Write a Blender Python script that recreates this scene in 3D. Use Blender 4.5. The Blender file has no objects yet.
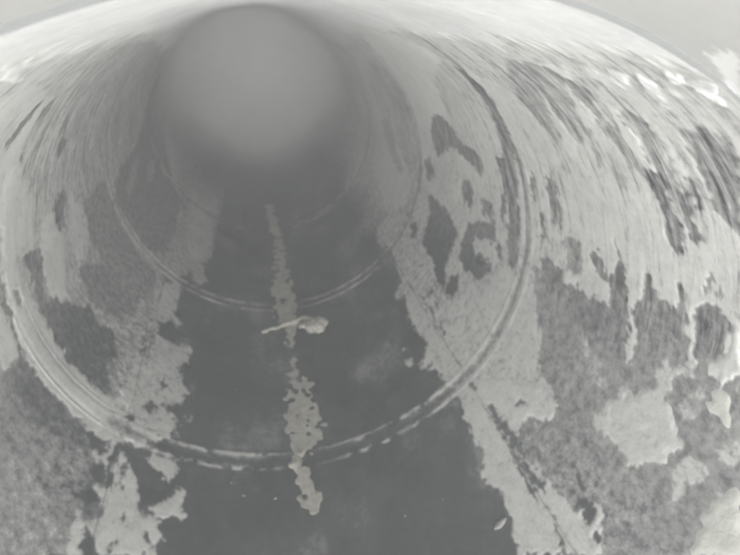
# Inside a large steel pipe: flaking pale scale, ring joints, hazy air.
import bpy, math, random
import numpy as np
from mathutils import Matrix, Vector, noise as mnoise

random.seed(7); RNG = np.random.default_rng(11)
R = 0.60                                   # inner radius of the pipe, metres
RIM, RING_Z, END = 0.541, (1.715, 3.165, 4.70), 5.85     # along the axis, in radii
MOUTH = -0.5                               # open end behind the camera, in radii
SC = bpy.context.scene

# ------------------------------------------------------------------ camera
FPX, YAW, PITCH, OX, OY = 485.05, 0.23217, 0.50404, -0.11304, 0.96369
cam_d = bpy.data.cameras.new('camera'); cam = bpy.data.objects.new('camera', cam_d)
SC.collection.objects.link(cam); SC.camera = cam
cam_d.sensor_width = 36.0; cam_d.lens = 36.0 * FPX / 740.0
cam_d.clip_start = 0.002; cam_d.clip_end = 200.0
fw = Vector((math.sin(YAW) * math.cos(PITCH), math.cos(YAW) * math.cos(PITCH), -math.sin(PITCH)))
rt = Vector((math.cos(YAW), -math.sin(YAW), 0)); up = rt.cross(fw)
cam.matrix_world = Matrix(((rt.x, up.x, -fw.x, OX * R), (rt.y, up.y, -fw.y, 0), (rt.z, up.z, -fw.z, OY * R), (0, 0, 0, 1)))
cam_d.dof.use_dof = True; cam_d.dof.focus_distance = 0.62; cam_d.dof.aperture_fstop = 5.0

# ------------------------------------------------------------------ world and light
world = bpy.data.worlds.new('World'); SC.world = world; world.use_nodes = True
bg = world.node_tree.nodes['Background']
bg.inputs['Color'].default_value = (0.93, 0.97, 1.0, 1); bg.inputs['Strength'].default_value = 0.26
def area(name, loc, aim, size, power, color):
    l = bpy.data.lights.new(name, 'AREA'); l.shape = 'DISK'; l.size = size; l.energy = power; l.color = color
    o = bpy.data.objects.new(name, l); SC.collection.objects.link(o)
    o.location = loc; o.rotation_euler = (Vector(aim) - Vector(loc)).to_track_quat('-Z', 'Y').to_euler()
    return o
# daylight falling in through the open mouth behind the camera
day = area('mouth_daylight', (-0.05 * R, (MOUTH - 5.5) * R, -0.80 * R), (0.14 * R, 3.5 * R, 0.40 * R), 3.2 * R, 190.0, (1.0, 0.993, 0.98)); day.data.spread = math.radians(75)
SC.view_settings.view_transform = 'Standard'; SC.view_settings.look = 'None'
SC.view_settings.gamma = 1.0; SC.view_settings.use_curve_mapping = False
SC.view_settings.exposure = 0.45
SC.cycles.filter_width = 2.4; SC.cycles.use_adaptive_sampling = True; SC.cycles.adaptive_threshold = 0.05; SC.cycles.max_bounces = 4; SC.cycles.diffuse_bounces = 3; SC.cycles.volume_bounces = 1

# ------------------------------------------------------------------ stain map in pipe coordinates (angle from the bottom, distance along the axis)
STAINS = [
 (0.54, [-2.54,1.094,-2.544,1.298,-2.583,1.425,-2.62,1.605,-2.609,2.047,-2.526,1.901,-2.369,1.787,-2.267,1.688,-2.143,1.669,-1.963,1.705,-1.788,1.726,-1.615,1.8,-1.51,1.848,-1.33,1.963,-1.41,2.178,-1.444,2.402,-1.499,2.68,-1.776,2.518,-1.959,2.576,-2.192,2.204,-2.349,1.843]),
 (0.49, [-2.609,2.047,-2.526,1.901,-2.369,1.787,-2.162,2.138,-1.959,2.576,-1.781,2.503,-1.492,2.67,-1.428,2.433,-1.419,2.145,-1.308,1.994,-1.085,1.851,-0.948,1.867,-0.922,2.458,-0.932,3.062,-1.428,3.139,-1.759,3.129,-2.049,3.171,-2.268,3.291,-2.479,3.809]),
 (0.5, [-2.479,3.809,-2.268,3.291,-2.049,3.171,-1.759,3.129,-1.428,3.139,-0.932,3.062,-0.825,3.452,-0.995,4.614,-1.381,4.901,-1.63,6.225,-2.02,8.482]),
 (0.3, [-1.47,2.318,-1.307,2.666,-1.048,2.807,-1.015,2.56,-1.113,2.317,-1.309,2.248]),
 (0.18, [-1.472,1.848,-1.496,1.948,-1.454,2.051,-1.377,2.107,-1.279,2.219,-1.2,2.179,-1.104,2.237,-1.099,2.132,-1.036,2.142,-1.022,2,-1.047,1.92,-1.016,1.852,-1.108,1.785,-1.277,1.804,-1.402,1.821]),
 (0.72, [-2.515,1.136,-2.553,1.22,-2.394,1.667,-2.278,1.674,-2.155,1.723,-1.917,1.977,-1.72,1.97,-1.744,1.856,-1.774,1.739,-1.923,1.673]),
 (0.78, [-1.789,2.039,-1.798,2.185,-1.709,2.236,-1.596,2.273,-1.522,2.166,-1.421,2.088,-1.437,2.027,-1.482,2.021,-1.493,1.945,-1.612,1.993,-1.699,2.016]),
 (0.66, [-1.778,2.437,-1.682,2.566,-1.541,2.651,-1.484,2.518,-1.493,2.349,-1.556,2.326,-1.701,2.378]),
 (0.05, [-1.751,1.859,-1.712,1.924,-1.696,2.003,-1.631,1.973,-1.523,1.919,-1.425,1.904,-1.347,1.882,-1.39,1.852,-1.497,1.855,-1.586,1.859,-1.664,1.876,-1.722,1.828]),
 (0.15, [-1.815,2.188,-1.849,2.325,-1.812,2.381,-1.677,2.304,-1.697,2.23,-1.756,2.201]),
 (0.44, [-2.15,2.152,-2.221,2.112,-2.237,2.167,-2.137,2.245,-2.087,2.229]),
 (0.44, [-2.123,2.345,-2.202,2.331,-2.233,2.376,-2.125,2.466,-2.051,2.447]),
 (0.44, [-2.119,2.54,-2.247,2.518,-2.325,2.579,-2.207,2.745,-2.092,2.718]),
 (0.44, [-1.933,2.894,-2.045,2.893,-2.081,2.939,-1.886,3.097,-1.802,3.014]),
 (0.44, [-1.835,3.317,-2.008,3.325,-2.089,3.454,-1.84,3.584,-1.726,3.45]),
 (0.44, [-1.849,2.609,-1.938,2.656,-1.917,2.74,-1.806,2.72]),
 (0.44, [-1.789,3.829,-1.961,3.893,-2.089,4.025,-1.791,4.186,-1.652,3.926]),
 (0.2, [-2.304,1.689,-2.375,1.683,-2.382,1.763,-2.307,1.773]),
 (0.2, [-2.292,1.497,-2.38,1.53,-2.412,1.585,-2.308,1.589,-2.246,1.561]),
 (0.2, [-2.165,1.714,-2.192,1.722,-2.144,1.782,-2.119,1.768]),
 (0.2, [-2.071,2.153,-2.114,2.19,-2.085,2.27,-2.01,2.246]),
 (0.3, [-1.922,4.753,-2.051,5.154,-1.868,7.083,-1.606,6.389,-1.462,5.408,-1.249,5.017,-0.986,4.55,-0.93,3.977,-0.965,3.417,-1.08,3.223,-1.216,3.189,-1.415,3.173,-1.548,3.213,-1.615,3.469,-1.612,3.969,-1.731,4.503]),
 (0.33, [-1.683,2.64,-1.66,3.057,-1.516,3.115,-1.349,3.094,-1.137,3.059,-0.97,3.038,-0.974,2.724,-1.093,2.566,-1.341,2.601,-1.505,2.586]),
 (0.46, [-1.465,3.462,-1.527,3.782,-1.563,4.169,-1.456,3.818,-1.402,3.477]),
 (0.46, [-1.357,4.033,-1.42,4.4,-1.387,4.66,-1.289,4.188]),
 (0.86, [-1.974,1.679,-2.108,1.649,-2.149,1.672,-2.097,1.767,-1.986,1.789,-1.836,1.787,-1.724,1.791,-1.624,1.807,-1.425,1.831,-1.296,1.828,-1.104,1.821,-0.951,1.813,-0.809,1.842,-0.706,1.831,-0.673,1.808,-0.784,1.696,-0.881,1.645,-0.951,1.614,-1.036,1.617,-1.217,1.63,-1.382,1.626,-1.533,1.651,-1.662,1.669]),
 (0.15, [-1.68,1.723,-1.662,1.748,-1.604,1.753,-1.597,1.737,-1.627,1.715]),
 (0.15, [-1.691,1.621,-1.735,1.658,-1.648,1.66,-1.551,1.65,-1.495,1.637,-1.481,1.613,-1.545,1.627,-1.627,1.628]),
 (0.72, [-1.697,1.624,-1.612,1.634,-1.534,1.625,-1.486,1.619,-1.494,1.54,-1.498,1.503,-1.529,1.496]),
 (0.34, [-1.52,1.487,-1.492,1.521,-1.486,1.619,-1.372,1.621,-1.212,1.618,-1.066,1.6,-1.033,1.561,-1.051,1.499,-1.024,1.449,-1.041,1.367,-1.005,1.312,-1.015,1.222,-1.006,1.111,-1.195,1.026]),
 (0.22, [-1.481,1.613,-1.372,1.621,-1.212,1.618,-1.066,1.6,-1.033,1.561,-1.051,1.499,-1.16,1.478,-1.304,1.452,-1.454,1.493]),
 (0.42, [-1.352,1.28,-1.232,1.325,-1.103,1.259,-1.04,1.182,-1.019,1.106,-1.195,1.026]),
 (0.5, [-1.004,4.863,-0.944,5.506,-0.797,6.127,-0.612,6.338,-0.521,5.892,-0.546,5.095,-0.595,4.243,-0.594,3.826,-0.659,3.613,-0.617,3.353,-0.687,3.229,-0.752,3.41,-0.824,3.17,-0.911,3.09,-0.909,3.54,-0.893,3.851,-0.975,4.14,-0.903,4.458]),
 (0.6, [-0.911,4.959,-0.67,5.811,-0.595,5.219,-0.625,4.446,-0.633,3.903,-0.701,3.603,-0.785,3.572,-0.841,3.915,-0.831,4.413]),
 (0.64, [-0.944,2.99,-0.804,3.136,-0.794,2.929,-0.804,2.772,-0.753,2.703,-0.756,2.612,-0.827,2.635,-0.864,2.515,-0.774,2.444,-0.668,2.522,-0.641,2.43,-0.707,2.297,-0.709,2.21,-0.642,2.117,-0.647,2.053,-0.712,1.963,-0.775,1.956,-0.706,1.911,-0.666,1.836,-0.792,1.74,-0.928,1.639,-1.023,1.658,-0.996,1.779,-0.973,1.901,-0.964,2.053,-0.967,2.228,-0.947,2.513,-0.937,2.769]),
 (0.45, [-1.047,2.63,-0.982,2.762,-0.965,2.534,-0.964,2.274,-1.002,2.111,-1.017,2.22,-1.032,2.387]),
 (0.42, [-1.105,2.15,-1.061,2.234,-1.009,2.186,-1.019,2.079,-1.022,1.956,-1.056,1.871,-1.064,1.975,-1.049,2.096]),
 (0.05, [-0.876,2.587,-0.806,2.678,-0.756,2.612,-0.678,2.63,-0.743,2.498,-0.815,2.459,-0.873,2.487]),
 (0.05, [-0.863,1.901,-0.817,1.945,-0.777,1.9,-0.814,1.865,-0.837,1.877]),
 (0.1, [-0.934,1.787,-0.905,1.82,-0.877,1.74,-0.903,1.7]),
 (0.05, [-0.809,2.097,-0.769,2.139,-0.753,2.103,-0.78,2.055]),
 (0.6, [-0.636,1.942,-0.612,1.966,-0.602,1.914,-0.626,1.892]),
 (0.1, [-0.942,2.56,-0.934,2.634,-0.924,2.397,-0.933,2.217,-0.947,2.196,-0.943,2.359]),
 (0.1, [-0.903,2.581,-0.894,2.612,-0.887,2.376,-0.899,2.205,-0.91,2.196,-0.906,2.376]),
 (0.78, [-0.949,1.626,-0.923,1.621,-0.919,1.529,-0.932,1.409,-0.914,1.409,-0.902,1.499,-0.908,1.597,-0.87,1.556,-0.835,1.522,-0.79,1.473,-0.79,1.386,-0.748,1.387,-0.711,1.417,-0.658,1.461,-0.623,1.535,-0.602,1.495,-0.613,1.439,-0.575,1.396,-0.581,1.368,-0.62,1.387,-0.662,1.359,-0.698,1.332,-0.666,1.274,-0.695,1.209,-1.002,1.113,-1.006,1.155,-0.996,1.285,-0.964,1.238,-0.94,1.264,-0.921,1.308,-0.91,1.359,-0.942,1.352,-0.965,1.375,-0.956,1.433,-0.942,1.478,-0.983,1.493,-1.019,1.519,-1.011,1.586,-0.983,1.626]),
 (0.7, [-0.781,1.647,-0.703,1.664,-0.649,1.644,-0.651,1.584,-0.668,1.537,-0.716,1.562,-0.765,1.584]),
 (0.08, [-0.872,1.607,-0.823,1.6,-0.755,1.578,-0.72,1.529,-0.671,1.496,-0.692,1.46,-0.738,1.474,-0.783,1.485,-0.837,1.531]),
 (0.08, [-0.777,1.404,-0.736,1.409,-0.714,1.38,-0.733,1.348,-0.777,1.36]),
 (0.08, [-0.941,1.653,-0.921,1.611,-0.918,1.491,-0.93,1.401,-0.94,1.405,-0.935,1.501,-0.941,1.578]),
 (0.08, [-0.882,1.57,-0.87,1.556,-0.86,1.434,-0.87,1.421,-0.882,1.452,-0.884,1.538]),
 (0.08, [-1.085,1.596,-1.03,1.615,-0.97,1.613,-0.966,1.532,-1.009,1.546]),
 (0.08, [-1.025,1.477,-0.958,1.469,-0.933,1.445,-0.947,1.401,-0.982,1.428]),
 (0.08, [-1.015,1.34,-0.977,1.386,-0.934,1.356,-0.951,1.298,-0.991,1.295]),
 (0.08, [-0.969,1.228,-0.935,1.22,-0.9,1.151,-0.933,1.139,-0.962,1.18]),
 (0.08, [-0.852,1.229,-0.839,1.241,-0.852,1.167,-0.866,1.162]),
 (0.08, [-0.739,1.288,-0.718,1.302,-0.701,1.246,-0.721,1.229]),
 (0.08, [-0.838,1.338,-0.803,1.325,-0.805,1.3,-0.836,1.313]),
 (0.56, [0.877,4.872,1.138,4.665,1.196,4.333,1.151,3.823,1.119,3.518,1.18,3.277,1.421,3.127,1.477,2.756,1.342,2.86,1.223,2.865,1.134,2.793,1.131,2.555,1.043,2.392,1.058,2.247,1.143,2.177,1.239,2.169,1.272,2.041,1.36,1.944,1.454,1.913,1.477,1.782,1.572,1.674,1.48,1.605,1.426,1.552,1.321,1.443,1.218,1.4,1.186,1.221,1.127,1.2,1.037,1.293,0.942,1.265,0.857,1.382,0.781,1.512,0.817,1.6,0.772,1.807,0.766,1.93,0.692,1.979,0.797,2.097,0.791,2.246,0.772,2.401,0.836,2.572,0.763,2.673,0.861,2.767,0.898,2.949,0.925,3.172,0.847,3.372,0.904,3.586,1.074,3.562,1.093,3.93,1.103,4.464,0.912,4.712]),
 (0.67, [0.772,2.401,0.836,2.572,0.891,2.583,0.936,2.39,1,2.159,1.095,2.144,1.226,2.101,1.326,1.942,1.445,1.866,1.46,1.755,1.557,1.704,1.48,1.605,1.426,1.552,1.321,1.443,1.218,1.4,1.186,1.221,1.127,1.2,1.037,1.293,0.942,1.265,0.857,1.382,0.781,1.512,0.817,1.6,0.772,1.807,0.766,1.93,0.692,1.979,0.797,2.097,0.791,2.246]),
 (0.9, [0.817,1.6,0.891,1.54,0.943,1.411,0.969,1.267,1.037,1.293,1.127,1.2,1.186,1.221,1.157,1.319,1.031,1.529,0.902,1.672]),
 (0.8, [0.814,1.595,0.78,1.487,0.771,1.414,0.782,1.319,0.716,1.241,0.735,1.197,0.764,1.147,0.749,1.078,0.757,1.033,0.717,0.963,0.713,0.895,0.976,0.732,1.02,0.788,1.069,0.817,1.066,0.866,0.997,0.895,0.965,0.895,0.96,0.982,0.947,1.105,0.935,1.222,0.942,1.265,0.922,1.382,0.908,1.523]),
 (0.8, [0.64,2.227,0.673,2.213,0.668,2.179,0.641,2.187]),
 (0.7, [0.631,2.119,0.684,2.104,0.679,2.054,0.632,2.063]),
 (0.6, [2.248,6.438,2.695,2.699,2.614,1.89,2.618,1.383,2.607,1.218,2.606,0.953,2.559,0.842,2.538,0.73,2.59,0.612,2.525,0.582,1.849,0.712,1.762,0.85,1.699,1.077,1.584,1.405,1.574,1.593,1.572,1.674,1.477,1.782,1.454,1.913,1.272,2.041,1.143,2.177,1.043,2.392,1.146,2.768,1.477,2.756,1.421,3.127,1.63,3.144,1.986,3.157,2.183,3.167,2.361,3.314]),
 (0.85, [2.695,2.699,2.614,1.89,2.496,1.878,2.309,2.329,2.111,2.434,1.795,2.763,1.458,3.06,1.69,3.181,1.984,3.202,2.169,3.218,2.361,3.314]),
 (0.8, [2.255,5.581,2.227,4.18,1.933,4.358,1.717,4.109,1.567,3.679,1.421,3.313,1.242,3.33,1.101,3.518,1.146,3.917,1.238,4.394,1.473,4.444,1.793,4.685,2.133,5.125]),
 (0.5, [1.688,4.258,1.756,3.991,1.54,3.789,1.449,3.532,1.394,3.665,1.483,4.021]),
 (0.66, [2.015,2.611,2.266,1.944,2.205,1.805,2.038,1.853,1.877,1.875,1.642,1.893,1.532,1.884,1.454,1.913,1.272,2.041,1.265,2.193,1.381,2.344,1.452,2.54,1.477,2.756,1.445,3.053,1.734,3.005]),
 (0.7, [2.069,1.747,2.118,1.577,2.053,1.512,1.913,1.543,1.804,1.531,1.668,1.696,1.632,1.777,1.817,1.798]),
 (0.72, [2.096,1.385,2.143,1.167,2.17,0.995,2.138,0.953,2.047,0.93,1.991,0.91,2.041,0.879,2.08,0.842,2.077,0.814,2.185,0.782,2.179,0.748,2.16,0.709,1.878,0.716,1.891,0.75,1.907,0.792,1.854,0.846,1.844,0.876,1.912,0.886,1.896,0.906,1.801,0.909,1.798,0.958,1.863,1.002,1.871,1.026,1.763,1.034,1.719,1.081,1.784,1.127,1.757,1.173,1.64,1.182,1.65,1.233,1.623,1.278,1.63,1.34,1.594,1.435,1.662,1.425,1.711,1.332,1.827,1.35,1.791,1.463,1.91,1.463]),
 (0.72, [2.466,1.775,2.44,1.465,2.341,1.391,2.14,1.372,2.081,1.478,2.091,1.668,2.136,1.756,2.316,1.698]),
 (0.42, [2.589,1.247,2.626,0.973,2.521,0.94,2.359,1.04,2.212,1.275,2.261,1.375,2.379,1.41]),
 (0.43, [2.359,1.04,2.48,0.865,2.437,0.798,2.298,0.84,2.143,0.842,2.243,0.9,2.226,0.972,2.302,1.004]),
 (0.33, [2.436,0.749,2.506,0.665,2.467,0.636,2.387,0.645,2.166,0.707,2.189,0.741,2.225,0.761,2.285,0.759,2.349,0.76]),
 (0.74, [2.546,1.023,2.368,1.033,2.28,1.046,2.267,1.086,2.375,1.108]),
 (0.74, [2.514,0.914,2.373,0.895,2.269,0.913,2.262,0.949,2.365,0.957]),
 (0.74, [2.51,1.199,2.377,1.215,2.232,1.213,2.127,1.231,2.142,1.274,2.251,1.3]),
 (0.74, [2.496,0.811,2.408,0.795,2.301,0.791,2.283,0.819,2.364,0.83]),
 (0.08, [2.472,1.774,2.479,1.723,2.378,1.684,2.255,1.695,2.145,1.725,2.071,1.737,1.871,1.795,1.742,1.805,1.592,1.787,1.493,1.78,1.478,1.842,1.638,1.902,1.722,1.87,1.86,1.927,1.972,1.949,2.033,1.839,2.147,1.807,2.264,1.759,2.342,1.768]),
 (0.15, [2.04,2.698,2.05,2.53,1.941,2.354,1.936,2.183,1.889,2.126,1.81,2.176,1.838,2.302,1.885,2.528,1.725,2.838,1.878,2.896]),
 (0.08, [1.676,2.204,1.7,2.076,1.646,2.051,1.607,2.125,1.621,2.187]),
 (0.06, [1.489,2.305,1.624,2.025,1.518,1.985,1.498,2.103,1.429,2.221,1.373,2.199,1.411,2.023,1.368,1.961,1.275,2.069,1.256,2.198,1.287,2.314,1.391,2.351]),
 (0.06, [1.445,2.97,1.45,2.873,1.453,2.674,1.4,2.432,1.302,2.435,1.22,2.436,1.083,2.314,1.051,2.404,1.148,2.595,1.144,2.787,1.245,2.849,1.353,2.869]),
 (0.1, [1.149,2.321,1.209,2.237,1.142,2.19,1.058,2.214,1.084,2.3]),
 (0.1, [1.526,1.966,1.547,1.92,1.475,1.902,1.468,1.952]),
 (0.1, [0.984,2.439,1.017,2.386,0.994,2.349,0.961,2.4]),
 (0.1, [0.967,2.32,0.999,2.271,0.978,2.235,0.946,2.282]),
 (0.25, [2.068,1.478,2.047,1.456,1.907,1.47,1.829,1.455,1.811,1.517,1.921,1.534,2.005,1.526]),
 (0.36, [1.785,1.457,1.827,1.35,1.722,1.327,1.648,1.409]),
 (0.0, [1.809,1.293,1.827,1.265,1.806,1.228,1.766,1.215,1.798,1.157,1.873,1.144,1.933,1.167,1.92,1.155,1.873,1.13,1.791,1.128,1.743,1.171,1.744,1.218,1.759,1.257]),
 (0.02, [1.599,1.41,1.63,1.34,1.619,1.277,1.65,1.233,1.636,1.175,1.75,1.172,1.79,1.123,1.725,1.096,1.642,1.044,1.58,1.042,1.543,1.128,1.489,1.204,1.506,1.297,1.547,1.346]),
 (0.1, [1.632,1.592,1.661,1.452,1.602,1.404,1.548,1.42,1.527,1.506,1.55,1.584]),
 (0.12, [2.283,0.894,2.243,0.884,2.156,0.892,2.092,0.874,2.04,0.882,1.988,0.904,2.012,0.908,2.052,0.933,2.111,0.92,2.168,0.93,2.239,0.939]),
 (0.14, [2.25,0.824,2.136,0.832,2.08,0.813,2.077,0.843,2.12,0.856,2.193,0.854]),
 (0.14, [2.298,0.797,2.247,0.79,2.195,0.787,2.178,0.802,2.241,0.811]),
 (0.15, [1.871,1.026,1.856,1.002,1.79,0.98,1.791,0.957,1.821,0.949,1.799,0.913,1.893,0.906,1.903,0.889,1.844,0.876,1.758,0.86,1.619,1.055,1.705,1.078,1.756,1.029]),
 (0.2, [1.854,0.846,1.901,0.791,1.886,0.753,1.859,0.733,1.785,0.752,1.72,0.791,1.758,0.832]),
 (0.2, [1.977,0.822,1.991,0.81,1.941,0.799,1.923,0.816]),
 (0.35, [1.469,1.607,1.527,1.506,1.555,1.423,1.547,1.346,1.506,1.297,1.489,1.204,1.542,1.117,1.586,1.035,1.645,1.018,1.765,0.851,1.747,0.823,1.717,0.786,1.696,0.762,1.743,0.691,1.485,0.594,1.404,0.605,1.331,0.618,1.263,0.607,1.21,0.576,0.976,0.732,1.02,0.788,1.069,0.817,1.066,0.866,0.997,0.895,0.965,0.895,0.96,0.982,0.947,1.105,0.935,1.222,0.942,1.265,1.037,1.293,1.127,1.2,1.186,1.221,1.218,1.4,1.321,1.443,1.426,1.552]),
 (0.78, [1.693,1.085,1.713,1.066,1.594,1.029,1.536,1.015,1.519,1.037,1.591,1.06]),
 (0.78, [1.864,0.877,1.857,0.857,1.76,0.829,1.674,0.822,1.665,0.833,1.773,0.859]),
 (0.5, [1.501,1.251,1.473,1.196,1.434,1.13,1.403,1.059,1.359,1.074,1.381,1.157,1.435,1.249]),
 (0.66, [1.272,1.064,1.366,1.025,1.435,1,1.474,0.937,1.523,0.916,1.594,0.916,1.64,0.915,1.623,0.89,1.668,0.834,1.657,0.816,1.605,0.861,1.557,0.85,1.51,0.873,1.506,0.843,1.457,0.803,1.438,0.752,1.372,0.783,1.334,0.783,1.296,0.83,1.259,0.835,1.242,0.85,1.259,0.896,1.256,0.934,1.247,0.983,1.252,1.049]),
 (0.2, [1.326,1.01,1.352,1.001,1.328,0.98,1.302,0.988]),
 (0.2, [1.421,0.993,1.435,0.976,1.412,0.968,1.404,0.983]),
 (0.2, [1.356,0.883,1.383,0.873,1.386,0.849,1.362,0.861]),
 (0.9, [1.887,0.747,1.896,0.718,1.748,0.692,1.726,0.718,1.683,0.739,1.697,0.768,1.717,0.79,1.767,0.754,1.82,0.75,1.874,0.726]),
 (0.6, [1.363,0.739,1.423,0.722,1.437,0.674,1.392,0.656,1.358,0.691,1.294,0.679,1.273,0.702,1.32,0.715]),
 (0.62, [1.504,0.676,1.567,0.631,1.525,0.613,1.499,0.627,1.498,0.654]),
 (0.5, [1.587,0.799,1.639,0.77,1.61,0.753,1.529,0.761,1.474,0.786,1.517,0.814]),
 (0.0, [1.01,0.897,1.046,0.89,1.053,0.853,1.025,0.836,0.984,0.835,0.983,0.874]),
 (0.05, [0.995,0.798,1.012,0.79,0.992,0.765,0.969,0.77,0.97,0.787]),
 (0.05, [1.076,1.009,1.081,0.996,1.057,0.913,1.043,0.916]),
 (0.2, [1.951,2.574,2.005,2.443,1.945,2.405,1.851,2.546,1.87,2.612]),
 (0.22, [1.693,2.442,1.744,2.353,1.689,2.28,1.593,2.324,1.61,2.41]),
 (0.15, [1.156,3.094,1.215,3.03,1.157,2.911,1.1,2.964]),
 (0.2, [1.773,1.975,1.82,1.927,1.713,1.918,1.648,1.954]),
 (0.2, [1.641,3.101,1.702,2.973,1.59,2.9,1.506,2.997]),
 (0.3, [1.959,1.66,2.012,1.607,1.903,1.617,1.838,1.669]),
 (0.25, [1.813,1.618,1.847,1.577,1.741,1.575,1.706,1.611]),
 (0.15, [0.902,1.672,0.92,1.653,0.904,1.583,0.882,1.592]),
 (0.15, [0.898,1.507,0.926,1.466,0.936,1.345,0.94,1.229,0.934,1.141,0.933,1.065,0.93,1.005,0.908,1.012,0.907,1.105,0.911,1.222,0.897,1.345]),
 (0.15, [0.897,1.255,0.906,1.216,0.898,1.093,0.885,1.003,0.866,1.005,0.868,1.098]),
 (0.15, [0.898,0.932,0.904,0.907,0.868,0.837,0.874,0.797,0.855,0.809,0.861,0.859]),
 (0.15, [0.922,2.562,0.933,2.277,0.926,2.037,0.909,2.038,0.909,2.267]),
 (0.2, [1.044,1.395,1.073,1.376,1.066,1.334,1.027,1.357]),
 (0.86, [2.621,1.053,2.618,0.932,2.598,0.921,2.553,0.993,2.577,0.988,2.608,1.028]),
 (0.86, [2.636,0.837,2.624,0.796,2.59,0.796,2.541,0.861,2.571,0.848,2.595,0.866]),
 (0.86, [2.644,0.702,2.611,0.685,2.593,0.664,2.545,0.707,2.521,0.747,2.558,0.724,2.6,0.727]),
 (0.86, [-2.772,0.639,-2.694,0.88,-2.643,1.03,-2.604,1.064,-2.662,0.897,-2.614,0.96]),
 (0.62, [-2.849,0.601,-2.862,0.587,-2.865,0.604,-2.848,0.647,-2.835,0.652]),
 (0.62, [-2.826,0.645,-2.836,0.636,-2.827,0.675,-2.814,0.687]),
 (0.62, [2.901,0.63,2.888,0.612,2.863,0.624,2.843,0.629,2.859,0.639,2.88,0.641]),
 (0.62, [2.912,0.755,2.895,0.717,2.876,0.717,2.886,0.748]),
 (1.15, [2.624,0.707,2.624,0.68,2.592,0.69,2.592,0.711]),
 (1.15, [2.663,0.616,2.655,0.601,2.633,0.6,2.632,0.626]),
 (1.15, [2.625,0.589,2.618,0.573,2.591,0.574,2.595,0.595]),
 (1.15, [2.636,0.768,2.628,0.746,2.602,0.744,2.6,0.782]),
 (1.15, [-2.716,0.759,-2.697,0.83,-2.649,0.963,-2.652,0.916]),
 (1.15, [-2.657,0.892,-2.634,0.977,-2.576,1.142,-2.599,1.029]),
 (1.15, [-2.684,0.902,-2.696,0.909,-2.67,0.987,-2.649,0.998]),
]
NEAR = [
 (1.0, [2.732,0.504,2.726,0.497,2.745,0.476,2.736,0.473,2.749,0.457,2.733,0.459,2.631,0.525,2.656,0.526,2.695,0.517]),
 (1.2, [2.662,0.534,2.657,0.523,2.631,0.525,2.609,0.538,2.632,0.539]),
]
DEPOSITS = {
 'ridge_far': [-0.049,5.414,0.02,5.434,0.029,4.873,0.037,4.548,0.025,4,0.039,3.648,0.044,3.25,-0.005,2.66,-0.04,2.645,-0.045,2.909,-0.093,3.02,-0.09,3.433,-0.053,3.895,-0.012,4.412,-0.06,4.779],
 'ridge_mid': [-0.037,2.6,0.01,2.612,0.007,2.404,0.049,2.335,0.075,2.252,0.05,2.154,0.088,2.011,0.111,1.911,0.093,1.83,0.027,1.808,-0,1.761,-0.049,1.733,-0.103,1.742,-0.131,1.824,-0.129,1.995,-0.123,2.137,-0.072,2.343],
 'ridge_near': [-0.1,1.729,-0.056,1.721,-0.03,1.606,0.004,1.507,0.015,1.451,-0.022,1.388,-0.074,1.398,-0.095,1.484,-0.097,1.561,-0.112,1.644],
 'lump_right': [1.597,0.752,1.64,0.744,1.677,0.731,1.684,0.7,1.643,0.684,1.598,0.676,1.59,0.691,1.607,0.707,1.585,0.73],
 'corner': [1.478,0.59,1.44,0.597,1.39,0.609,1.331,0.615,1.275,0.605,1.239,0.597,1.203,0.578,1.325,0.497],
 'lump_left': [-0.999,1.893,-0.969,1.932,-0.904,1.941,-0.882,1.888,-0.923,1.833,-0.968,1.838],
 'ceil_white': [2.642,0.607,2.652,0.569,2.647,0.547,2.598,0.586,2.611,0.598,2.618,0.615],
 'scale_disc': [1.281,1.048,1.363,1.018,1.433,0.994,1.468,0.934,1.481,0.888,1.503,0.842,1.457,0.803,1.438,0.759,1.375,0.785,1.339,0.787,1.301,0.833,1.264,0.839,1.247,0.854,1.264,0.9,1.261,0.937,1.252,0.988,1.265,1.036],
 'scale_right': [1.883,0.744,1.894,0.712,1.752,0.688,1.729,0.719,1.689,0.741,1.702,0.767,1.722,0.785,1.764,0.754,1.819,0.747,1.869,0.728],
}
POINTS = {
 'clump': [0.166,2.827],
 'twig0': [-0.208,2.817],
 'twig1': [-0.054,2.885],
 'twig2': [0.106,2.918],
 'crumbs': [-0.379,2.226,-0.367,1.729,-0.505,1.725,-0.398,1.587,-0.34,1.521,-0.202,1.502,0.525,1.245,0.346,1.26,-0.613,1.917,-0.276,2.762,0.669,2.064],
 'flake': [0.697,1.025],
}
NT, NZ = 2600, 1300
Z0, Z1 = 0.40, 6.7
tg = np.linspace(-math.pi, math.pi, NT); lz = np.linspace(math.log(Z0), math.log(Z1), NZ); zg = np.exp(lz)

def vnoise(x, y, seed):
    """smooth value noise, 0..1"""
    tab = np.random.default_rng(seed).random((257, 257))
    xi = np.floor(x).astype(int); yi = np.floor(y).astype(int); fx = x - xi; fy = y - yi
    fx = fx * fx * (3 - 2 * fx); fy = fy * fy * (3 - 2 * fy)
    xi %= 256; yi %= 256
    return (tab[yi, xi] * (1 - fx) + tab[yi, xi + 1] * fx) * (1 - fy) + (tab[yi + 1, xi] * (1 - fx) + tab[yi + 1, xi + 1] * fx) * fy
def fbm(x, y, seed, n=4):
    s = 0; a = 0.5; tot = 0
    for k in range(n):
        s = s + a * vnoise(x * 2 ** k + 17.3 * k, y * 2 ** k + 9.1 * k, seed + k); tot += a; a *= 0.55
    return s / tot
def inside(px, py, poly):
    n = len(poly); ins = np.zeros(px.shape, bool); j = n - 1
    for i in range(n):
        xi, yi = poly[i]; xj, yj = poly[j]
        if yi != yj:
            ins ^= ((yi > py) != (yj > py)) & (px < (xj - xi) * (py - yi) / (yj - yi) + xi)
        j = i
    return ins
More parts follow.
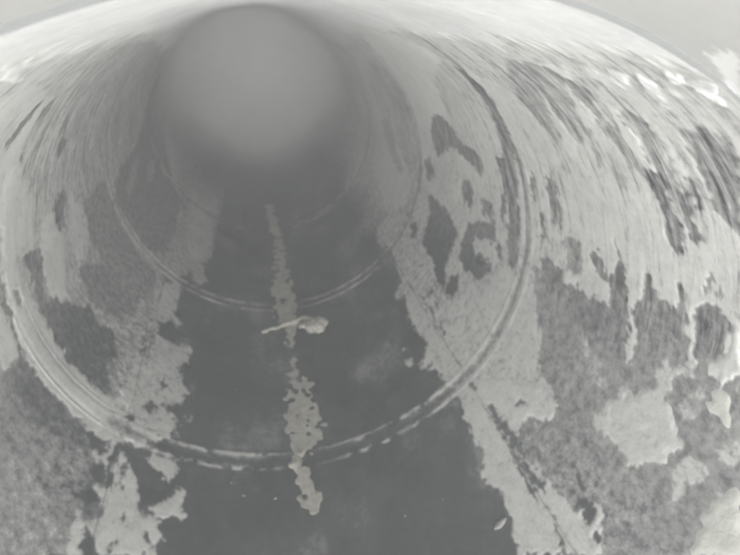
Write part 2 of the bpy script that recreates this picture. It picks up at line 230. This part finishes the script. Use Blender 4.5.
def pairs(l): return [(l[i], l[i + 1]) for i in range(0, len(l), 2)]
def blur(a, n):
    for _ in range(n):
        a = (a + np.roll(a, 1, 0) + np.roll(a, -1, 0)) / 3
        a = (a + np.roll(a, 1, 1) + np.roll(a, -1, 1)) / 3
    return a
TT, ZZ = np.meshgrid(tg, zg)               # rows: z, columns: angle
side = np.clip((np.abs(TT) - 0.78) / 0.35, 0, 1); deep = np.clip((ZZ - 2.6) / 1.8, 0, 1)
base = 0.05 + (0.39 + 0.16 * deep) * side + 0.05 * deep + 0.16 * np.clip((np.abs(TT) - 2.2) / 0.2, 0, 1)  # deep terms pale the far walls, painting the misty veil into the coat
coat = base + (fbm(TT * 4, ZZ * 4, 5) - 0.5) * (0.26 - 0.04 * side)
# thin dusty smudges lying on the bare floor
coat = coat + 0.30 * np.clip(fbm(TT * 5 + 3, ZZ * 3.2, 15, 5) - 0.47, 0, 1) * 2 * (1 - side)
# ragged edges: the outlines are looked up through a small warp
wt = TT + ((fbm(TT * 26, ZZ * 26, 21) - 0.5) * 0.055 + (fbm(TT * 70, ZZ * 70, 23, 3) - 0.5) * 0.048) * (0.5 + 0.5 * np.clip(ZZ / 1.5, 0, 1.3))
wz = ZZ + ((fbm(TT * 26, ZZ * 26, 31) - 0.5) * 0.055 + (fbm(TT * 70, ZZ * 70, 33, 3) - 0.5) * 0.048) * (0.5 + 0.5 * np.clip(ZZ / 1.5, 0, 1.3))
for level, flat in STAINS:
    p = pairs(flat); ts = [a for a, b in p]; zs = [b for a, b in p]
    i0, i1 = np.searchsorted(tg, min(ts) - .05), np.searchsorted(tg, max(ts) + .05)
    j0, j1 = np.searchsorted(zg, min(zs) - .08), np.searchsorted(zg, max(zs) + .08)
    if i1 <= i0 or j1 <= j0: continue
    sl = (slice(j0, j1), slice(i0, i1))
    coat[sl][inside(wt[sl], wz[sl], p)] = level
coat = blur(coat, 3)
# the roof above the old water line carries thick white scale
line = 2.60 - 0.35 * deep + (fbm(TT * 2 + 9, ZZ * 9, 41) - 0.5) * 0.10 + (fbm(TT * 8, ZZ * 40, 45, 4) - 0.5) * 0.12  # white edge drops with depth, a bright veil put into the colour
roof = np.clip((np.abs(TT) - line) / 0.13, 0, 1)
coat = np.maximum(coat, 0.29 * np.clip((np.abs(TT) - 1.0) / 0.5, 0, 1))
coat = np.maximum(coat, roof * (1.10 + 0.26 * (fbm(TT * 9, ZZ * 34, 43, 5) - 0.45)))
grain = 1.0 + 0.7 * np.exp(-((np.abs(TT) - 1.0) / 0.22) ** 2) - 0.35 * np.clip((np.abs(TT) - 1.6) / 0.5, 0, 1)
# coat evens out towards the far end, paler upward to paint in brightness
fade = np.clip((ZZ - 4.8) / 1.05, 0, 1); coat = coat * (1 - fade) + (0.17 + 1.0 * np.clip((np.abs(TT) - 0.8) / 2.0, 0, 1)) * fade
# circumferential runs on the upper walls only
streak = np.clip((np.abs(TT) - 1.45) / 0.45, 0.0, 1) * (1 - 0.7 * roof)

def lookup(field, t, z):
    ft = (np.asarray(t) + math.pi) / (2 * math.pi) * (NT - 1); fz = (np.log(np.maximum(z, Z0)) - lz[0]) / (lz[-1] - lz[0]) * (NZ - 1)
    ft = np.clip(ft, 0, NT - 1.001); fz = np.clip(fz, 0, NZ - 1.001)
    i = ft.astype(int); j = fz.astype(int); a = ft - i; b = fz - j
    return (field[j, i] * (1 - a) + field[j, i + 1] * a) * (1 - b) + (field[j + 1, i] * (1 - a) + field[j + 1, i + 1] * a) * b

# ------------------------------------------------------------------ materials
def nodes_of(m):
    m.use_nodes = True; nt = m.node_tree; nt.nodes.clear(); return nt
def N(nt, kind, **kw):
    n = nt.nodes.new(kind)
    for k, v in kw.items():
        if k.startswith('i_'):
            n.inputs[k[2:].replace('_', ' ')].default_value = v
        else: setattr(n, k, v)
    return n
def math_node(nt, op, a, b, clamp=False):
    n = nt.nodes.new('ShaderNodeMath'); n.operation = op; n.use_clamp = clamp
    for k, v in ((0, a), (1, b)):
        if isinstance(v, (int, float)): n.inputs[k].default_value = v
        else: nt.links.new(v, n.inputs[k])
    return n.outputs[0]
def ramp(nt, src, stops, interp='LINEAR'):
    n = nt.nodes.new('ShaderNodeValToRGB'); n.color_ramp.interpolation = interp
    el = n.color_ramp.elements
    while len(el) < len(stops): el.new(0.5)
    for e, (p, c) in zip(el, stops):
        e.position = p; e.color = (c, c, c, 1) if isinstance(c, float) else (*c, 1)
    nt.links.new(src, n.inputs[0]); return n.outputs[0]

def pipe_material():
    m = bpy.data.materials.new('scaled_steel'); nt = nodes_of(m); L = nt.links.new
    co = N(nt, 'ShaderNodeAttribute', attribute_name='coat'); st = N(nt, 'ShaderNodeAttribute', attribute_name='runs')
    pc = N(nt, 'ShaderNodeAttribute', attribute_name='pipe_co')
    def noise(scale, detail, rough=0.6, stretch=None, dist=0.0):
        n = N(nt, 'ShaderNodeTexNoise'); n.inputs['Scale'].default_value = scale; n.inputs['Detail'].default_value = detail
        n.inputs['Roughness'].default_value = rough; n.inputs['Distortion'].default_value = dist
        src = pc.outputs['Vector']
        if stretch:
            mp = N(nt, 'ShaderNodeMapping'); mp.inputs['Scale'].default_value = stretch; L(src, mp.inputs['Vector']); src = mp.outputs[0]
        L(src, n.inputs['Vector']); return n.outputs['Fac']
    nA = noise(42, 8, 0.72); nB = noise(5.0, 7, 0.70, (1.6, 15.0, 1), 0.6); nC = noise(55, 5, 0.6); nD = noise(3.0, 4, 0.55)
    a = math_node(nt, 'MULTIPLY', math_node(nt, 'SUBTRACT', nA, 0.5), 1.1)
    b = math_node(nt, 'MULTIPLY', math_node(nt, 'MULTIPLY', math_node(nt, 'SUBTRACT', nB, 0.5), 1.5), st.outputs['Fac'])
    c = math_node(nt, 'MULTIPLY', math_node(nt, 'SUBTRACT', nC, 0.5), 0.45)
    # the bare floor keeps almost no speckle, coated areas much more
    gr = N(nt, 'ShaderNodeAttribute', attribute_name='grain')
    damp = math_node(nt, 'MULTIPLY', math_node(nt, 'ADD', math_node(nt, 'MULTIPLY', co.outputs['Fac'], 1.5, True), 0.22, True), gr.outputs['Fac'])
    d = math_node(nt, 'ADD', math_node(nt, 'ADD', co.outputs['Fac'], b), math_node(nt, 'MULTIPLY', math_node(nt, 'ADD', a, c), damp))
    half = math_node(nt, 'MULTIPLY', d, 0.666)
    stops = [(0.0, (0.024, 0.0245, 0.025)), (0.15, (0.060, 0.067, 0.068)), (0.28, (0.17, 0.17, 0.169)), (0.38, (0.28, 0.279, 0.275)), (0.46, (0.33, 0.328, 0.321)),
             (0.60, (0.51, 0.503, 0.485)), (0.78, (0.57, 0.563, 0.545)), (1.0, (0.60, 0.595, 0.58)), (1.2, (0.66, 0.66, 0.66)), (1.5, (0.78, 0.78, 0.78))]
    pale = ramp(nt, half, [(p * 0.666, c) for p, c in stops])
    tint = ramp(nt, nD, [(0.3, (0.93, 0.93, 0.93)), (0.7, (1.05, 1.048, 1.035))])
    mx = N(nt, 'ShaderNodeMix', data_type='RGBA', blend_type='MULTIPLY'); mx.inputs[0].default_value = 1.0
    nE = noise(9, 9, 0.74, None, 0.4); nF = noise(130, 4, 0.6)
    grit = ramp(nt, math_node(nt, 'ADD', math_node(nt, 'MULTIPLY', nE, 0.62), math_node(nt, 'MULTIPLY', nF, 0.38)), [(0.36, (0.78, 0.78, 0.785)), (0.50, (1.0, 1.0, 1.0)), (0.64, (1.16, 1.155, 1.13))])
    mg = N(nt, 'ShaderNodeMix', data_type='RGBA', blend_type='MULTIPLY')
    L(math_node(nt, 'MULTIPLY', gr.outputs['Fac'], 0.9, True), mg.inputs[0]); L(pale, mg.inputs[6]); L(grit, mg.inputs[7])
    L(mg.outputs[2], mx.inputs[6]); L(tint, mx.inputs[7])
    bs = N(nt, 'ShaderNodeBsdfPrincipled'); L(mx.outputs[2], bs.inputs['Base Color'])
    L(ramp(nt, half, [(0.1, 0.75), (0.4, 0.95)]), bs.inputs['Roughness']); bs.inputs['Specular IOR Level'].default_value = 0.3
    relief = math_node(nt, 'ADD', ramp(nt, half, [(0.0, 0.0), (0.28, 0.15), (0.42, 0.42), (0.8, 0.6), (0.95, 0.7)]), math_node(nt, 'MULTIPLY', math_node(nt, 'MULTIPLY', nC, 0.25), gr.outputs['Fac']))
    bp = N(nt, 'ShaderNodeBump'); bp.inputs['Strength'].default_value = 0.4; bp.inputs['Distance'].default_value = 0.002
    L(relief, bp.inputs['Height']); L(bp.outputs[0], bs.inputs['Normal'])
    out = N(nt, 'ShaderNodeOutputMaterial'); L(bs.outputs[0], out.inputs[0]); return m
def mottled(name, dark, light, scale=30, rough=0.9, bump=0.003):
    m = bpy.data.materials.new(name); nt = nodes_of(m); L = nt.links.new
    tc = N(nt, 'ShaderNodeTexCoord'); n = N(nt, 'ShaderNodeTexNoise'); n.inputs['Scale'].default_value = scale; n.inputs['Detail'].default_value = 8
    n.inputs['Roughness'].default_value = 0.7; L(tc.outputs['Object'], n.inputs['Vector'])
    bs = N(nt, 'ShaderNodeBsdfPrincipled'); L(ramp(nt, n.outputs['Fac'], [(0.32, dark), (0.68, light)]), bs.inputs['Base Color'])
    bs.inputs['Roughness'].default_value = rough
    bp = N(nt, 'ShaderNodeBump'); bp.inputs['Strength'].default_value = 0.7; bp.inputs['Distance'].default_value = bump
    L(n.outputs['Fac'], bp.inputs['Height']); L(bp.outputs[0], bs.inputs['Normal'])
    out = N(nt, 'ShaderNodeOutputMaterial'); L(bs.outputs[0], out.inputs[0]); return m
M_PIPE = pipe_material()
M_OUT = mottled('outer_steel', (0.16, 0.16, 0.155), (0.25, 0.245, 0.235), 12, 0.6)
M_SILT = mottled('dried_silt', (0.30, 0.285, 0.25), (0.52, 0.50, 0.44), 38)
M_CRUST = mottled('pale_crust', (0.47, 0.465, 0.445), (0.57, 0.565, 0.545), 24)
M_YCRUST = mottled('yellowish_crust', (0.50, 0.495, 0.45), (0.62, 0.615, 0.565), 24)
M_WHITE = mottled('white_crust', (0.46, 0.46, 0.45), (0.66, 0.66, 0.65), 70)
M_TWIG = mottled('pale_twig', (0.36, 0.34, 0.29), (0.52, 0.49, 0.42), 60)
M_CRUMB = mottled('pale_crumb', (0.16, 0.158, 0.15), (0.27, 0.265, 0.25), 80)

# ------------------------------------------------------------------ mesh helpers
def link(name, me, mat, parent=None):
    o = bpy.data.objects.new(name, me); SC.collection.objects.link(o); me.materials.append(mat)
    if parent: o.parent = parent
    return o
def empty(name, loc):
    o = bpy.data.objects.new(name, None); SC.collection.objects.link(o); o.location = loc; o.empty_display_size = 0.05; return o
def tag(o, label, cat, group=None):
    o['label'] = label; o['category'] = cat
    if group: o['group'] = group
def cyl(t, z, r):                          # pipe coordinates (radii) to metres
    return np.stack([np.sin(t) * r, z, -np.cos(t) * r], -1) * R
def grid_mesh(name, t, z, r, coat_v, run_v, closed, grain_v=None, smooth=True, pco=None):
    """t, z, r: 2-D arrays (rows along z); faces look towards the axis"""
    h, w = t.shape; co = cyl(t, z, r).reshape(-1, 3)
    ii = np.arange(w if closed else w - 1); jj = np.arange(h - 1)
    I, J = np.meshgrid(ii, jj); I2 = (I + 1) % w
    f = np.stack([J * w + I, (J + 1) * w + I, (J + 1) * w + I2, J * w + I2], -1).reshape(-1, 4)
    me = bpy.data.meshes.new(name)
    me.vertices.add(len(co)); me.vertices.foreach_set('co', co.astype(np.float32).ravel())
    me.loops.add(f.size); me.loops.foreach_set('vertex_index', f.astype(np.int32).ravel())
    me.polygons.add(len(f)); me.polygons.foreach_set('loop_start', np.arange(0, f.size, 4, dtype=np.int32))
    me.polygons.foreach_set('loop_total', np.full(len(f), 4, np.int32))
    me.update(calc_edges=True); me.validate()
    if smooth: me.polygons.foreach_set('use_smooth', np.ones(len(f), bool))
    if coat_v is not None:
        if grain_v is None: grain_v = lookup(grain, t, z)
        for nm, v in (('coat', coat_v), ('runs', run_v), ('grain', grain_v)):
            at = me.attributes.new(nm, 'FLOAT', 'POINT'); at.data.foreach_set('value', v.astype(np.float32).ravel())
        # noise coordinates on a cylinder of their own, so that nothing seams at the crown
        at = me.attributes.new('pipe_co', 'FLOAT_VECTOR', 'POINT')
        pcv = np.stack([t * R, z * R, np.zeros_like(t)], -1) if pco is None else pco
        at.data.foreach_set('vector', pcv.astype(np.float32).ravel())
    return me

# ------------------------------------------------------------------ the pipe
pipe = empty('steel_pipe', (0, 0, -R))
tag(pipe, 'long grey steel pipe interior with flaking pale scale and ring joints', 'pipe')
def child(name, me, mat, parent=pipe):
    o = link(name, me, mat, parent)
    o.matrix_parent_inverse = parent.matrix_basis.inverted() if parent is pipe else Matrix()
    return o
SEAMS = (-0.915, 0.890)
def wall_radius(t, z):
    dent = (fbm(t * 2.2 + 40, z * 1.6 + 7, 61, 3) - 0.5) * 0.010 * np.clip((z - RIM) / 0.5, 0, 1)
    c = lookup(coat, t, z)
    r = 1.0 + dent - np.clip(c - 0.45, 0, 0.6) * 0.006
    for s in SEAMS:                        # lapped plate edge along the pipe
        r = r - np.clip(1 - np.abs(t - s) / 0.012, 0, 1) * 0.004
    return r
NC = 1350
tt = np.linspace(-math.pi, math.pi, NC, endpoint=False)
HALF = 0.062                               # half width of a joint ring
edges = [RIM] + [e for z in RING_Z for e in (z - HALF, z + HALF)] + [END]
for k in range(0, len(edges), 2):
    za, zb = edges[k], edges[k + 1]
    n = max(30, int(235 * math.log(zb / za)))
    zr = np.exp(np.linspace(math.log(za), math.log(zb), n)); T, Z = np.meshgrid(tt, zr)
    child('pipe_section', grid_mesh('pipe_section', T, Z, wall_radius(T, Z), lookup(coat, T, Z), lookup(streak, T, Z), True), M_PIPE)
for z0 in RING_Z:                          # joint: two rolled ridges with a channel between them
    zr = np.linspace(z0 - HALF, z0 + HALF, 27); T, Z = np.meshgrid(tt, zr); u = (Z - z0) / HALF
    ridge = np.exp(-((np.abs(u) - 0.68) / 0.20) ** 2); chan = np.exp(-(u / 0.34) ** 2)
    edge = np.clip((1 - np.abs(u)) / 0.12, 0, 1)
    bl = lookup(coat, T, Z)
    worn = fbm(T * 24, Z * 30 + z0 * 7, 71, 5) * 0.6 + 0.4 * fbm(T * 3.5, Z * 0 + z0, 77, 2); near_c = np.clip(np.abs(T + 0.02) / 0.30, 0.0, 1)
    filled = np.clip((-T - 0.98) / 0.06, 0, 1) * (1.0 if z0 < 2 else 0.35)
    high = 1 - 0.8 * np.clip((np.abs(T) - 1.3) / 0.5, 0, 1)
    r = wall_radius(T, Z) - edge * (ridge * (0.0013 + 0.005 * (worn - 0.5)) - chan * 0.0015 * (1 - filled)) * high - edge * filled * (1 - ridge) * 0.003 * high
    c = bl + edge * (ridge * ((0.33 if z0 < 4 else 0.1) + 3.6 * (worn - 0.52)) * near_c * np.clip(1.1 - bl, 0, 1) * high + 0.55 * np.clip(worn - 0.3, 0, 1) * near_c * np.clip(0.8 - bl, 0, 1) * high + filled * high * 0.3 * (1 - ridge) * np.clip(1.1 - bl, 0, 1) - chan * 0.36 * np.clip(bl * 1.4, 0, 1) * (1 - filled))
    child('joint_ring', grid_mesh('joint_ring', T, Z, r, c, lookup(streak, T, Z), True), M_PIPE)
# near section, lapped over the outside of the rim
ncoat_poly = [(l, pairs(p)) for l, p in NEAR]
zr = np.concatenate([np.linspace(MOUTH, 0.44, 60, endpoint=False), np.linspace(0.44, RIM + 0.05, 150)])
T, Z = np.meshgrid(np.concatenate([np.linspace(-math.pi, 2.6, 500, endpoint=False), np.linspace(2.6, 2.8, 300, endpoint=False), np.linspace(2.8, math.pi, 60, endpoint=False)]), zr)
nc = 0.53 + (fbm(T * 3, Z * 3, 81) - 0.5) * 0.05
W1 = T + (fbm(T * 25, Z * 420, 83) - 0.5) * 0.05; W2 = Z + (fbm(T * 60, Z * 120, 85) - 0.5) * 0.008
for l, p in ncoat_poly: nc[inside(W1, W2, p)] = l
child('pipe_section', grid_mesh('pipe_section', T, Z, np.full_like(T, 1.0035), nc, np.zeros_like(T), True, np.full_like(T, 0.03)), M_PIPE)
# cut edge of the rim
T, K = np.meshgrid(tt, np.linspace(0, 1, 3)); rr = wall_radius(tt, np.full_like(tt, RIM))
child('rim_edge', grid_mesh('rim_edge', T, np.full_like(T, RIM), 1.004 + (rr - 1.004)[None] * K, np.full_like(T, 0.22), np.zeros_like(T), True, np.zeros_like(T)), M_PIPE)
# outer wall of the pipe
T, Z = np.meshgrid(np.linspace(-math.pi, math.pi, 96, endpoint=False), np.linspace(MOUTH, END + 1.3, 12))
child('outer_wall', grid_mesh('outer_wall', T[::-1], Z[::-1], np.full_like(T, 1.03), None, None, True), M_OUT)
# deep dished end closing the pipe; coat paler upward, a painted glow
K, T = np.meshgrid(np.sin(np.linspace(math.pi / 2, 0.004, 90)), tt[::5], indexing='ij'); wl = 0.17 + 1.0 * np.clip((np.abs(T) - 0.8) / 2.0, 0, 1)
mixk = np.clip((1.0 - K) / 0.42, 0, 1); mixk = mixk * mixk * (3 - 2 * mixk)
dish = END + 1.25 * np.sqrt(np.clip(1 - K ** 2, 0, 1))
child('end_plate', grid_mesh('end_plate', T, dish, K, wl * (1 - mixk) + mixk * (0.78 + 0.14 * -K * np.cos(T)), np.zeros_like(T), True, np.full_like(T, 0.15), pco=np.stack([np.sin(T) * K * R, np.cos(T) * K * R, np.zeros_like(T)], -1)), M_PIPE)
for zc in (MOUTH,):
    T, K = np.meshgrid(np.linspace(-math.pi, math.pi, 96, endpoint=False), np.linspace(0, 1, 2))
    child('end_lip', grid_mesh('end_lip', T, np.full_like(T, zc), 1.0 + 0.03 * K, None, None, True), M_OUT)
# welded plate seams running along the floor's edges
for s in SEAMS:
    for za, zb in zip(edges[0::2], edges[1::2]):
        n = int((zb - za) / 0.012) + 2
        a_ = np.linspace(-1, 1, 7); A, Z = np.meshgrid(a_, np.linspace(za, zb, n))
        wob = (fbm(Z * 14, Z * 0 + s * 5, 91) - 0.5) * 0.012
        T = s + wob + A * (0.008 + 0.006 * fbm(Z * 22, Z * 0 + 3, 93))
        r = wall_radius(T, Z) + 0.003 - (1 - A ** 2) * (0.008 + 0.006 * fbm(Z * 40, A * 2, 95))
        cc = lookup(coat, T, Z) - (0.45 * np.abs(A) ** 3) * (lookup(coat, T, Z) > 0.5)
        child('weld_seam', grid_mesh('weld_seam', T, Z, r, cc, lookup(streak, T, Z), False), M_PIPE)

# ------------------------------------------------------------------ raised deposits
def deposit(name, key, height, mat, label, cat, seed, step=0.005, grain=34.0, ragged=0.03, thin=False, holes=0.0):
    p = pairs(DEPOSITS[key]); ts = [a for a, b in p]; zs = [b for a, b in p]; pad = 0.05
    t = np.arange(min(ts) - pad, max(ts) + pad, step); z = np.arange(min(zs) - pad, max(zs) + pad, step * (1 if max(zs) < 3 else 2))
    T, Z = np.meshgrid(t, z)
    wT = T + (fbm(T * grain, Z * grain, seed) - 0.5) * ragged * 2; wZ = Z + (fbm(T * grain, Z * grain, seed + 9) - 0.5) * ragged * 2
    m = inside(wT, wZ, p).astype(float)
    if holes: m = m * (fbm(T * 30, Z * 24, seed + 7, 4) > holes)
    soft = blur(m, 2)
    body = np.clip(blur(m, 5) * 1.6 - 0.5, 0, 1)
    if thin: body = soft
    h = soft * height * (0.8 if thin else 0.35) + 0.3 * height * soft * fbm(T * 110, Z * 110, seed + 5, 2) + body * height * (0.35 + 0.9 * fbm(T * grain * 0.7, Z * grain * 0.7, seed + 3))
    r = wall_radius(T, Z) + (0.0008 if thin else 0.003) - h
    for zz in RING_Z: r = r - 0.010 * np.exp(-((Z - zz) / 0.05) ** 2) * soft
    co = cyl(T, Z, r); keep = soft > 0.02
    base = np.array([0.0, 0.0, 0.0]); c = co[m > 0]; base = c.mean(0); base[2] = c[:, 2].min()
    h_, w_ = T.shape; cell = keep[:-1, :-1] | keep[1:, :-1] | keep[:-1, 1:] | keep[1:, 1:]
    J, I = np.nonzero(cell)
    f = np.stack([J * w_ + I, (J + 1) * w_ + I, (J + 1) * w_ + I + 1, J * w_ + I + 1], -1)
    used, inv = np.unique(f, return_inverse=True); v = co.reshape(-1, 3)[used] - base
    me = bpy.data.meshes.new(name); me.from_pydata(v.tolist(), [], inv.reshape(f.shape).tolist()); me.update()
    me.polygons.foreach_set('use_smooth', np.ones(len(me.polygons), bool))
    o = link(name, me, mat); o.location = base.tolist(); tag(o, label, cat); return o
deposit('silt_streak', 'ridge_far', 0.003, M_SILT, 'long thin streak of dried silt running along the dark pipe floor behind the mud clump', 'silt', 101, ragged=0.07, thin=True, holes=0.42)
deposit('silt_heap', 'ridge_mid', 0.003, M_SILT, 'widest ragged heap of tan silt between the mud clump and the ring joint', 'silt', 111, ragged=0.07, holes=0.36)
deposit('silt_lump', 'ridge_near', 0.004, M_SILT, 'short narrow lump of tan silt just across the ring joint from the wider heap', 'silt', 121, ragged=0.04, holes=0.26)
deposit('scale_lump', 'lump_right', 0.0011, M_YCRUST, 'small yellowish white lump of scale on the right pipe wall', 'scale', 131, thin=True, ragged=0.018, step=0.004)
deposit('scale_crust', 'corner', 0.0015, M_YCRUST, 'thick pale crust with a yellowish broken edge low on the right pipe wall', 'scale', 141, thin=True, ragged=0.03)
deposit('scale_nodule', 'lump_left', 0.005, M_CRUST, 'small yellowish knob of scale where the left seam meets the ring joint', 'scale', 151)
deposit('scale_flake', 'ceil_white', 0.0011, M_WHITE, 'bright white flake of scale hanging near the roof edge of the right wall', 'scale', 161, thin=True, ragged=0.02, step=0.003)
deposit('scale_patch', 'scale_disc', 0.0009, M_CRUST, 'roundish pale patch of scale with small dark holes on the right wall', 'scale', 171, thin=True, ragged=0.05, holes=0.30)
deposit('scale_patch', 'scale_right', 0.0009, M_CRUST, 'ragged pale patch of scale just above the small yellowish lump', 'scale', 181, thin=True, ragged=0.05, holes=0.26)

def floor_point(t, z, lift=0.0): return Vector(cyl(np.array(t), np.array(z), np.array(1.0 - lift)).tolist())
import bmesh
def lump_mesh(name, lobes, seed, sub=4, amp=0.25, freq=60):
    bm = bmesh.new()
    for (c, s) in lobes:
        ret = bmesh.ops.create_icosphere(bm, subdivisions=sub, radius=1.0)
        for v in ret['verts']:
            d = v.co.normalized(); q = Vector((d.x * s[0], d.y * s[1], d.z * s[2])) + Vector(c)
            k = 1 + amp * (mnoise.fractal(q * freq + Vector((seed, 0, 0)), 0.8, 2.0, 4))
            v.co = Vector(c) + Vector((d.x * s[0], d.y * s[1], d.z * s[2])) * k
    for f in bm.faces: f.smooth = True
    me = bpy.data.meshes.new(name); bm.to_mesh(me); bm.free(); return me
# mud clump with a twig
ct, cz = POINTS['clump']; base = floor_point(ct, cz)
cl = empty('mud_clump', base); tag(cl, 'pale dried mud clump with a short twig sticking out of it, on the pipe floor', 'mud clump')
link('lump', lump_mesh('lump', [((0, 0, .012), (.038, .045, .022)), ((.022, .012, .012), (.030, .034, .020)), ((-.022, -.01, .010), (.026, .034, .017)), ((.004, .030, .010), (.028, .024, .015)), ((.010, -.030, .008), (.026, .022, .014)), ((-.045, .012, .010), (.026, .020, .013))], 3.0), M_SILT, cl)
def tube(name, pts, radii, mat, parent=None, seg=9):
    bm = bmesh.new(); rings = []
    for i, p in enumerate(pts):
        d = (pts[min(i + 1, len(pts) - 1)] - pts[max(i - 1, 0)]).normalized(); x = d.cross(Vector((0, 0, 1))).normalized(); y = d.cross(x)
        rings.append([bm.verts.new(p + (x * math.cos(a) + y * math.sin(a)) * radii[i] * (1 + .15 * math.sin(3 * a + i))) for a in [2 * math.pi * k / seg for k in range(seg)]])
    for A, B in zip(rings, rings[1:]):
        for k in range(seg): bm.faces.new((A[k], A[(k + 1) % seg], B[(k + 1) % seg], B[k]))
    bm.faces.new(rings[0][::-1]); bm.faces.new(rings[-1])
    bmesh.ops.recalc_face_normals(bm, faces=bm.faces)
    for f in bm.faces: f.smooth = True
    me = bpy.data.meshes.new(name); bm.to_mesh(me); bm.free(); return link(name, me, mat, parent)
k0, k1, k2 = [floor_point(*POINTS[k]) - base for k in ('twig0', 'twig1', 'twig2')]
ctrl = [k0 + Vector((0, 0, .004)), k1 + Vector((0, 0, .012)), k2 + Vector((0, 0, .018)), Vector((0, 0, .018))]
pts = []
for i in range(25):
    s = i / 24 * 3; j = min(int(s), 2); u = s - j; p = ctrl[j].lerp(ctrl[j + 1], u)
    pts.append(p + Vector((mnoise.noise(Vector((s * 3, 0.3, 0))) * .008, mnoise.noise(Vector((0.4, s * 3, 0))) * .016, mnoise.noise(Vector((0, 0, s * 4))) * .002)))
tube('twig', pts, [0.006 + 0.011 * (i / 24) ** 1.5 + .0018 * math.sin(i * 1.7) + .001 * math.sin(i * 0.9) for i in range(25)], M_TWIG, cl)
# crumbs scattered on the floor
for i, (t, z) in enumerate(pairs(POINTS['crumbs'])):
    s = random.uniform(.002, .0042)
    o = link('scale_crumb', lump_mesh('scale_crumb', [((0, 0, s * .5), (s * random.uniform(.9, 1.5), s * random.uniform(.9, 1.4), s * .8))], i * 3.1, 2, 0.35, 120), M_CRUMB)
    o.location = floor_point(t, z); o.rotation_euler = (0, -t, random.uniform(0, 6))
    tag(o, 'tiny pale crumb of scale lying on the dark pipe floor', 'crumb', 'crumbs scattered on the pipe floor')
ft, fz = POINTS['flake']
o = link('scale_sliver', lump_mesh('scale_sliver', [((0, 0, .003), (.017, .006, .004)), ((.010, .001, .003), (.012, .005, .004))], 9.0, 3, 0.3, 90), M_CRUMB)
o.location = floor_point(ft, fz); o.rotation_euler = (0, -ft, 0.15); tag(o, 'thin pale sliver of scale lying beside the right seam streak', 'sliver')

# ------------------------------------------------------------------ hazy air
bm = bmesh.new(); bmesh.ops.create_cube(bm, size=1.0)
me = bpy.data.meshes.new('haze'); bm.to_mesh(me); bm.free()
hz = bpy.data.objects.new('haze', me); SC.collection.objects.link(hz)
hz.scale = (R * 4, R * (END - MOUTH + 17), R * 2 + 2.2); hz.location = (0, R * (END + MOUTH) / 2, 0)
hz['kind'] = 'stuff'; hz['label'] = 'pale misty air filling the pipe'
hm = bpy.data.materials.new('haze'); nt = nodes_of(hm)
vol = N(nt, 'ShaderNodeVolumePrincipled'); vol.inputs['Color'].default_value = (0.84, 0.86, 0.87, 1); vol.inputs['Density'].default_value = 0.23
vol.inputs['Anisotropy'].default_value = 0.55   # water mist scatters mostly forwards
out = N(nt, 'ShaderNodeOutputMaterial'); nt.links.new(vol.outputs[0], out.inputs['Volume']); me.materials.append(hm)
